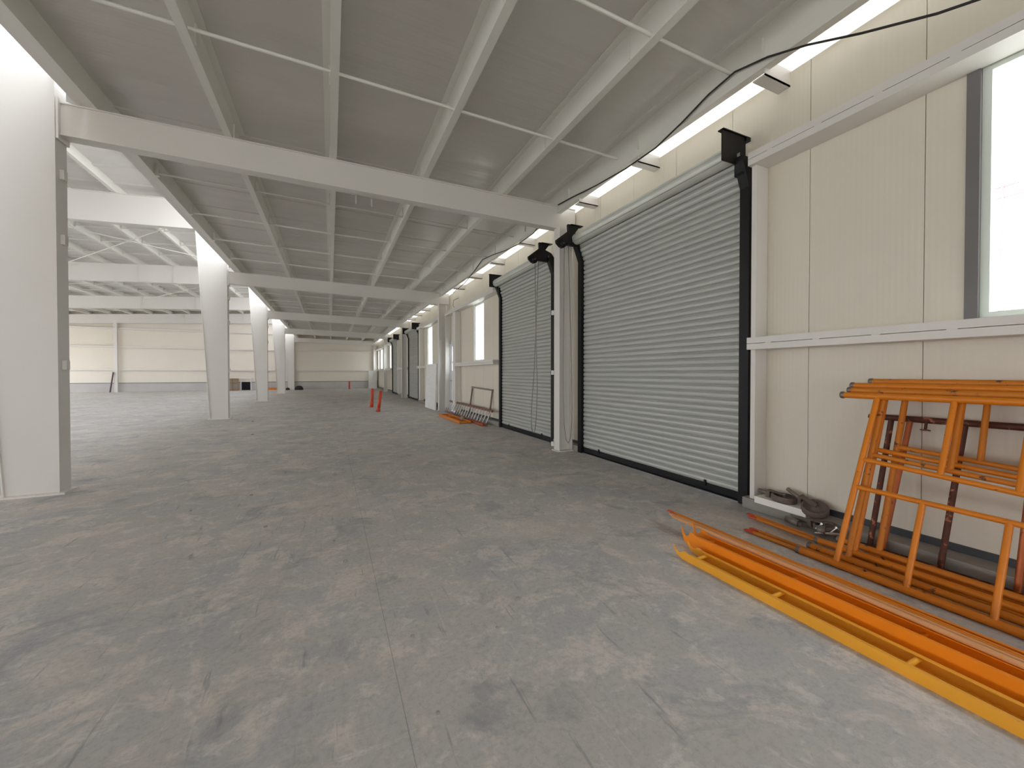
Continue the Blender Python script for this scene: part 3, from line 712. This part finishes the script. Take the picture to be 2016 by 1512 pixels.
# ------------------------------------------------------------------ hook-on plank frames in the foreground
def plank_frame(lab, x0, x1, y1, length, h, paint, z0=0.0, rung_y=(), hooks=True, cover=False):
    t = thing('scaffold_walkway', lab, 'scaffold plank frame', (x0, y1, z0), group='hook-on scaffold plank frames')
    W = x1 - x0; th = 0.004
    for s_, x in ((1, 0.0), (-1, W)):
        a = x; b = x + s_ * th; xa, xb = min(a, b), max(a, b); e = x + s_ * 0.02
        prof = [(x, 0), (e, 0), (e, th), (b, th), (b, h - th), (e, h - th), (e, h), (x, h)]
        rl = MB().prism(prof, 'y', -length, -0.06).build('rail', paint, t)
        if not hooks: continue
        # cut hook plate at the end of the rail
        pts = [(xa, -0.06, 0.0), (xa, 0.0, 0.002), (xa, 0.045, h * 0.32), (xa, 0.066, h * 0.9), (xa, 0.072, h * 1.42), (xa, 0.058, h * 1.12), (xa, 0.046, h * 0.86), (xa, 0.026, h * 0.72), (xa, 0.004, h * 0.84), (xa, -0.008, h * 1.12), (xa, -0.022, h * 1.16), (xa, -0.06, h)]
        MB().ipoly(pts, th, (1, 0, 0)).build('hook', paint, rl)
    for y in rung_y: MB().tube([(0.004, y - y1, h * 0.62), (W - 0.004, y - y1, h * 0.62)], 0.0115, 12).build('rung', paint, t)
    if cover: MB().box(0.02, W - 0.02, -length, -0.1, 0.002, 0.005).build('tray', paint, t)
    return t
plank_frame('nearest yellow ladder-like plank frame on the floor, rungs showing', 2.165, 2.30, 1.955, 2.1, 0.052, 'yellow', 0.0, (1.865, 1.375, 0.81, 0.25), cover=False)
plank_frame('bright orange plank frame with hooked ends, second from the camera side', 2.362, 2.48, 2.07, 2.2, 0.098, 'bright_orange', 0.0, (1.96, 1.4, 0.85, 0.3))
plank_frame('orange-red plank frame on the floor, farthest right, dark inside', 2.575, 2.715, 1.50, 2.0, 0.062, 'bright_orange', 0.0, (1.40, 1.06, 0.4), hooks=False)
cross_brace('pale dusty tan brace tubes lying on top of the orange plank frames', (2.512, 2.40, 0.112), (2.468, -0.1, 0.112), 'tan', r=0.0125, gap=0.026, tip='tan', lift=0.0)
cross_brace('shiny orange brace tubes with a red tip on top of the plank frames', (2.560, 2.47, 0.112), (2.516, -0.1, 0.112), 'orange', r=0.0105, gap=0.022, tip='red_end')

# ------------------------------------------------------------------ casters and couplers by the shutter
def caster(lab, c, axis, stem_dir, r=0.098, th=0.05):
    t = thing('castor', lab, 'castor', c, group='iron scaffold castors')
    a = Vector(axis).normalized(); sd = Vector(stem_dir).normalized()
    wh = MB().lathe([(0, -th * 0.28), (r * 0.28, -th * 0.28), (r * 0.3, -th * 0.16), (r * 0.80, -th * 0.16), (r * 0.84, -th * 0.5), (r * 0.96, -th * 0.46), (r, -th * 0.3), (r, th * 0.3), (r * 0.96, th * 0.46), (r * 0.84, th * 0.5), (r * 0.80, th * 0.16), (r * 0.3, th * 0.16), (r * 0.28, th * 0.30), (0, th * 0.30)], (0, 0, 0), a, 32).build('wheel', 'brown_iron', t)
    for s_ in (-1, 1):
        MB().beam(a * (s_ * th * 0.62), a * (s_ * th * 0.62) + sd * (r + 0.045), 0.045, 0.007, up=a).build('fork', 'brown_iron', t)
    MB().beam(sd * (r + 0.018) , sd * (r + 0.052), 0.05, th * 1.3, up=a).build('fork_head', 'brown_iron', t)
    MB().tube([sd * (r + 0.05), sd * (r + 0.19)], 0.0165, 14).build('stem', 'grey_steel', t)
    MB().tube([-a * th * 0.75, a * th * 0.75], 0.012, 10).build('axle', 'grey_steel', t)
    return t
ledge = MB().box(3.515, 3.528, 1.93, 2.36, 0.085, 0.142).box(3.528, 3.70, 1.93, 2.36, 0.130, 0.142).build('sill_channel', 'lit_white'); tag(ledge, 'white channel offcut lying on the concrete upstand under the castors', 'channel', kind='thing')
caster('brown castor lying flat on the white sill channel, stem towards the shutter', (3.60, 2.15, 0.170), (0.05, -0.08, 1), (0.06, 1, 0.03))
caster('brown castor tilted on the end of the sill channel, stem pointing up at the wall', (3.585, 1.90, 0.158), (-0.38, -0.22, 1), (0.30, 0.95, 0.30), r=0.095)
caster('grey castor lying on the floor between the braces and the leaning frames', (3.47, 1.76, 0.075), (-0.1, 0.05, 1), (0.1, 0.9, -0.02), r=0.08, th=0.045)
t = thing('pipe_sleeve', 'short hollow grey pipe sleeve on the floor by the red-tipped braces', 'pipe sleeve', (3.43, 1.98, 0.055))
MB().lathe([(0.022, -0.05), (0.028, -0.05), (0.028, 0.06), (0.022, 0.06), (0.022, -0.05)], (0, 0, 0), (-0.2, -0.95, 0.0), 20).build('tube', 'grey_steel', t)
t = thing('scaffold_coupler', 'shiny bolted scaffold coupler on the floor beside the leaning frames', 'coupler', (3.37, 1.74, 0.075))
MB().lathe([(0.024, -0.025), (0.034, -0.025), (0.034, 0.025), (0.024, 0.025), (0.024, -0.025)], (0, 0, 0), (0.3, -0.9, 0.1), 18).build('clamp', 'grey_steel', t)
for dx, dy in ((0.02, 0.05), (0.035, -0.04)):
    MB().tube([(dx, dy, -0.01), (dx + 0.02, dy - 0.03, 0.03)], 0.007, 8).lathe([(0, 0), (0.014, 0), (0.014, 0.012), (0, 0.012)], (dx + 0.02, dy - 0.03, 0.03), (0.3, -0.5, 0.8), 6, False).build('bolt', 'chrome', t)
MB().tube([(-0.05, 0.02, -0.02), (0.07, -0.12, 0.0)], 0.009, 8).build('rod', 'chrome', t)

# ------------------------------------------------------------------ objects by the second window
def ladder(lab, p0, p1, q0, n, cat='ladder'):
    """ladder lying on its long side: p0-p1 lower rail, q0 = where the upper rail starts"""
    p0, p1, q0 = Vector(p0), Vector(p1), Vector(q0); off = q0 - p0
    t = thing('ladder', lab, cat, tuple(p0))
    for o_ in (Vector((0, 0, 0)), off):
        MB().beam(o_, p1 - p0 + o_, 0.025, 0.06, up=off.normalized()).build('rail', 'ladder_rail', t)
    for k in range(n):
        a = (p1 - p0) * ((k + 0.5) / n); MB().tube([a, a + off], 0.016, 8).build('rung', 'alu', t)
ladder('aluminium rung ladder with red-brown rails lying on its side along the wall', (3.44, 12.75, 0.03), (3.40, 8.85, 0.03), (3.585, 12.75, 0.35), 17)
t = thing('metal_trestle', 'bare grey metal U-frame leaning against the wall behind the ladder', 'metal frame', (3.62, 9.25, 0.1))
for y in (0.0, 1.55): MB().beam((-0.02, y, 0), (0.08, y, 0.74), 0.04, 0.03, up=(0, 1, 0)).build('leg', 'grey_steel', t)
MB().beam((0.08, -0.03, 0.74), (0.08, 1.6, 0.77), 0.03, 0.04).build('top_bar', 'grey_steel', t)
t = thing('scaffold_walkway', 'small orange plank frame lying alone on the floor near the ladder', 'scaffold plank frame', (2.93, 9.55, 0))
for x in (0, 0.26): MB().box(x, x + 0.04, 0, 2.1, 0, 0.06).build('rail', 'orange', t)
for y in (0.0, 0.7, 1.35, 2.06): MB().box(0.04, 0.26, y, y + 0.05, 0.01, 0.05).build('rung', 'orange', t)
MB().box(0.05, 0.25, 0.05, 2.0, 0.004, 0.008).build('tray', 'orange_b', t)
o = MB().tube([(3.33, 10.0, 0.03), (3.30, 8.85, 0.03)], 0.022, 10).build('red_tube', 'red_end'); tag(o, 'red tube on the floor along the near end of the ladder', 'tube', kind='thing')
o = MB().lathe([(0, 0), (0.07, 0), (0.075, 0.03), (0.05, 0.10), (0.03, 0.14), (0, 0.14)], (3.20, 10.15, 0), (0, 0, 1), 14).build('cloth_bundle', 'stone'); tag(o, 'small pale bundle on the floor beside the ladder', 'bundle', kind='thing')

def leaning_board(lab, y0, y1, xb, xt, h, th=0.03):
    t = thing('foam_board', lab, 'board', (xb, y0, 0))
    MB().ipoly([(0, 0, 0), (th, 0, 0), (xt - xb + th, 0, h), (xt - xb, 0, h)], y1 - y0, (0, 1, 0)).build('sheet', 'board', t)
leaning_board('white crinkled board standing against the second wall column', 13.42, 14.95, 3.24, 3.30, 1.60, 0.05)
o = MB().box(2.90, 3.58, 35.15, 35.2, 0, 1.48).build('foam_board', 'board'); tag(o, 'white board standing at the far right corner of the hall', 'board', kind='thing')

# ------------------------------------------------------------------ stub pipes
def pipe(lab, base, top, r=0.055, coupling=False):
    t = thing('stub_pipe', lab, 'pipe', base, group='orange-red pipe stubs in the floor'); d = Vector(top) - Vector(base); L = d.length; a = d.normalized()
    MB().lathe([(r * 0.88, L), (r, L), (r, 0), (0.001, 0)], (0, 0, 0), a, 20).lathe([(r * 0.88, L), (r * 0.88, L * 0.4)], (0, 0, 0), a, 20).build('tube', 'pvc', t)
    if coupling: MB().lathe([(r, 0.0), (r * 1.22, 0.0), (r * 1.22, 0.20), (r, 0.22)], (0, 0, 0), a, 20).build('socket', 'pvc', t)
    else: MB().lathe([(r, 0.0), (r * 1.3, 0.0), (r * 1.08, 0.10), (r, 0.12)], (0, 0, 0), a, 20).build('collar', 'pvc', t)
pipe('leaning orange-red pipe stub in the middle of the floor, right of a pair', (1.43, 13.75, 0), (1.52, 13.7, 0.68))
pipe('straight orange-red pipe stub with socket, left of a pair', (1.39, 15.65, 0), (1.44, 15.65, 0.70), coupling=True)
pipe('orange-red pipe stub in front of the third tapered column', (-3.16, 22.4, 0), (-3.12, 22.4, 0.71), r=0.06)
pipe('small distant orange-red pipe stub before the far wall', (1.40, 34.6, 0), (1.40, 34.6, 0.62), r=0.06)

# ------------------------------------------------------------------ along the far wall
d2 = MB().box(-6.16, -6.10, FAR - 0.06, FAR + 0.05, 0, 0.92).box(-5.52, -5.46, FAR - 0.06, FAR + 0.05, 0, 0.92).box(-6.10, -5.52, FAR - 0.06, FAR + 0.05, 0.86, 0.92).build('door_2', 'door'); tag(d2, kind='structure')
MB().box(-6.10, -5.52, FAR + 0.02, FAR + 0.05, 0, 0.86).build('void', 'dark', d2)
t = thing('timber_crate', 'brown open timber crate beside the low dark opening in the far wall', 'crate', (-7.05, 35.2, 0))
for x in (0, 0.42, 0.8): MB().box(x, x + 0.06, 0, 0.05, 0, 0.88).build('stile', 'wood', t)
for z in (0.0, 0.55, 0.82): MB().box(0, 0.86, 0.05, 0.08, z, z + 0.07).build('slat', 'wood', t)
MB().box(0, 0.86, 0.10, 0.12, 0, 0.88).build('back_panel', 'stone', t)
o = MB().box(-4.85, -3.3, 35.3, 35.4, 0, 0.17).build('timber_plank', 'orange_b'); tag(o, 'orange-brown plank lying at the foot of the far wall between columns', 'plank', kind='thing')
o = MB().lathe([(0, 0.32), (0.12, 0.31), (0.24, 0.24), (0.30, 0.10), (0.31, 0.0), (0, 0)], (-2.2, 34.6, 0), (0, 0, 1), 14).build('cloth_bag', 'bag'); tag(o, 'dark slumped bag on the floor beside the farthest column', 'bag', kind='thing')
o = MB().lathe([(0, 0.18), (0.10, 0.16), (0.14, 0.05), (0.14, 0.0), (0, 0)], (-2.95, 34.6, 0), (0, 0, 1), 12).build('bucket', 'bag'); tag(o, 'small dark tub in front of the farthest column', 'tub', kind='thing')
o = MB().tube([(-13.36, 35.2, 0.0), (-13.25, 35.38, 1.35)], 0.04, 8).build('leaning_pole', 'purple'); tag(o, 'dark purple pole leaning on the slim far post', 'pole', kind='thing')

# ------------------------------------------------------------------ cable along the eave
t = thing('electric_cable', 'black cable looping along the top of the right wall', 'cable', (0, 0, 0))
pts = [(3.40, 0.78, 3.33), (3.38, 0.95, 3.39), (3.37, 1.14, 3.45), (3.36, 1.52, 3.62), (3.34, 1.85, 3.78), (3.33, 2.15, 3.90), (3.325, 2.44, 3.975), (3.33, 2.72, 3.95), (3.33, 3.05, 3.86), (3.33, 3.4, 3.79), (3.33, 3.9, 3.79), (3.33, 4.5, 3.84), (3.33, 5.1, 3.92), (3.33, 5.5, 3.96)]
MB().tube(pts, 0.0085, 8).build('span', 'cable', t)
pts = [(3.33, 5.9, 3.90), (3.33, 6.35, 3.78), (3.33, 7.0, 3.77), (3.33, 7.6, 3.82), (3.34, 8.3, 3.93), (3.34, 9.0, 4.0), (3.34, 9.6, 3.86), (3.34, 10.4, 3.72), (3.34, 11.5, 3.66)]
MB().tube(pts, 0.0085, 8).build('span', 'cable', t)
o = MB().tube([(3.66, 12.0, 3.62), (3.60, 12.35, 3.60), (3.62, 12.5, 3.45), (3.68, 12.4, 3.35)], 0.008, 6).build('cable_tail', 'cable'); tag(o, 'short loose cable loop hanging on the wall above the personnel door', 'cable', kind='thing')
for yy, xx, lab in ((5.77, 0.32, 'small bright bracket hanging under the first beam, left of two'), (5.77, 0.52, 'small bright bracket hanging under the first beam, right of two')):
    o = MB().box(xx, xx + 0.014, yy, yy + 0.02, beam_bot(xx) - 0.13, beam_bot(xx)).box(xx - 0.05, xx + 0.014, yy, yy + 0.02, beam_bot(xx) - 0.012, beam_bot(xx)).build('hanger_bracket', 'alu'); tag(o, lab, 'bracket', 'hangers under the first beam', 'thing')

# ------------------------------------------------------------------ rubble crumbs
def onfloor(px, py):
    yaw, pit = math.radians(24.61), math.radians(-0.677)
    fw = Vector((math.sin(yaw) * math.cos(pit), math.cos(yaw) * math.cos(pit), math.sin(pit))); rt = Vector((math.cos(yaw), -math.sin(yaw), 0)); up = rt.cross(fw)
    d = fw * F_PX + rt * (px - 1008) + up * (CY - py); s = -1.26 / d.z
    return d.x * s, d.y * s
for px, py in ((979, 1236), (924, 1108), (658, 1065), (812, 1253), (523, 1038), (376, 1006), (1412, 1100), (862, 1404), (495, 975), (680, 1105), (1020, 1180), (498, 830), (497, 856), (1240, 980)):
    x, y = onfloor(px, py); s = random.uniform(0.006, 0.012) * (1 + 0.1 * y)
    rr = [(0, s * 0.9), (s * 0.6, s * 0.8), (s, s * 0.35), (s * 0.9, 0), (0, 0)]
    o = MB().lathe(rr, (0, 0, 0), (random.uniform(-.15, .15), random.uniform(-.15, .15), 1), 7, False).build('rubble_crumb', 'stone')
    o.location = (x, y, 0); o.scale = (random.uniform(0.8, 1.5), random.uniform(0.7, 1.3), 1)
    tag(o, 'small grey crumb of rubble on the bare concrete floor', 'rubble', 'crumbs of rubble on the floor', 'thing')

# ------------------------------------------------------------------ outside the near window
t = thing('utility_pole', 'utility pole with crossarm seen through the near window', 'utility pole', (28.6, 7.4, -0.14))
MB().tube([(0, 0, 0), (0, 0, 10.4)], [0.13, 0.07], 12).build('pole', 'pole', t)
MB().box(-0.06, 0.06, -0.8, 0.8, 9.6, 9.75).box(-0.06, 0.06, -0.5, 0.5, 10.1, 10.2).build('crossarm', 'pole', t)
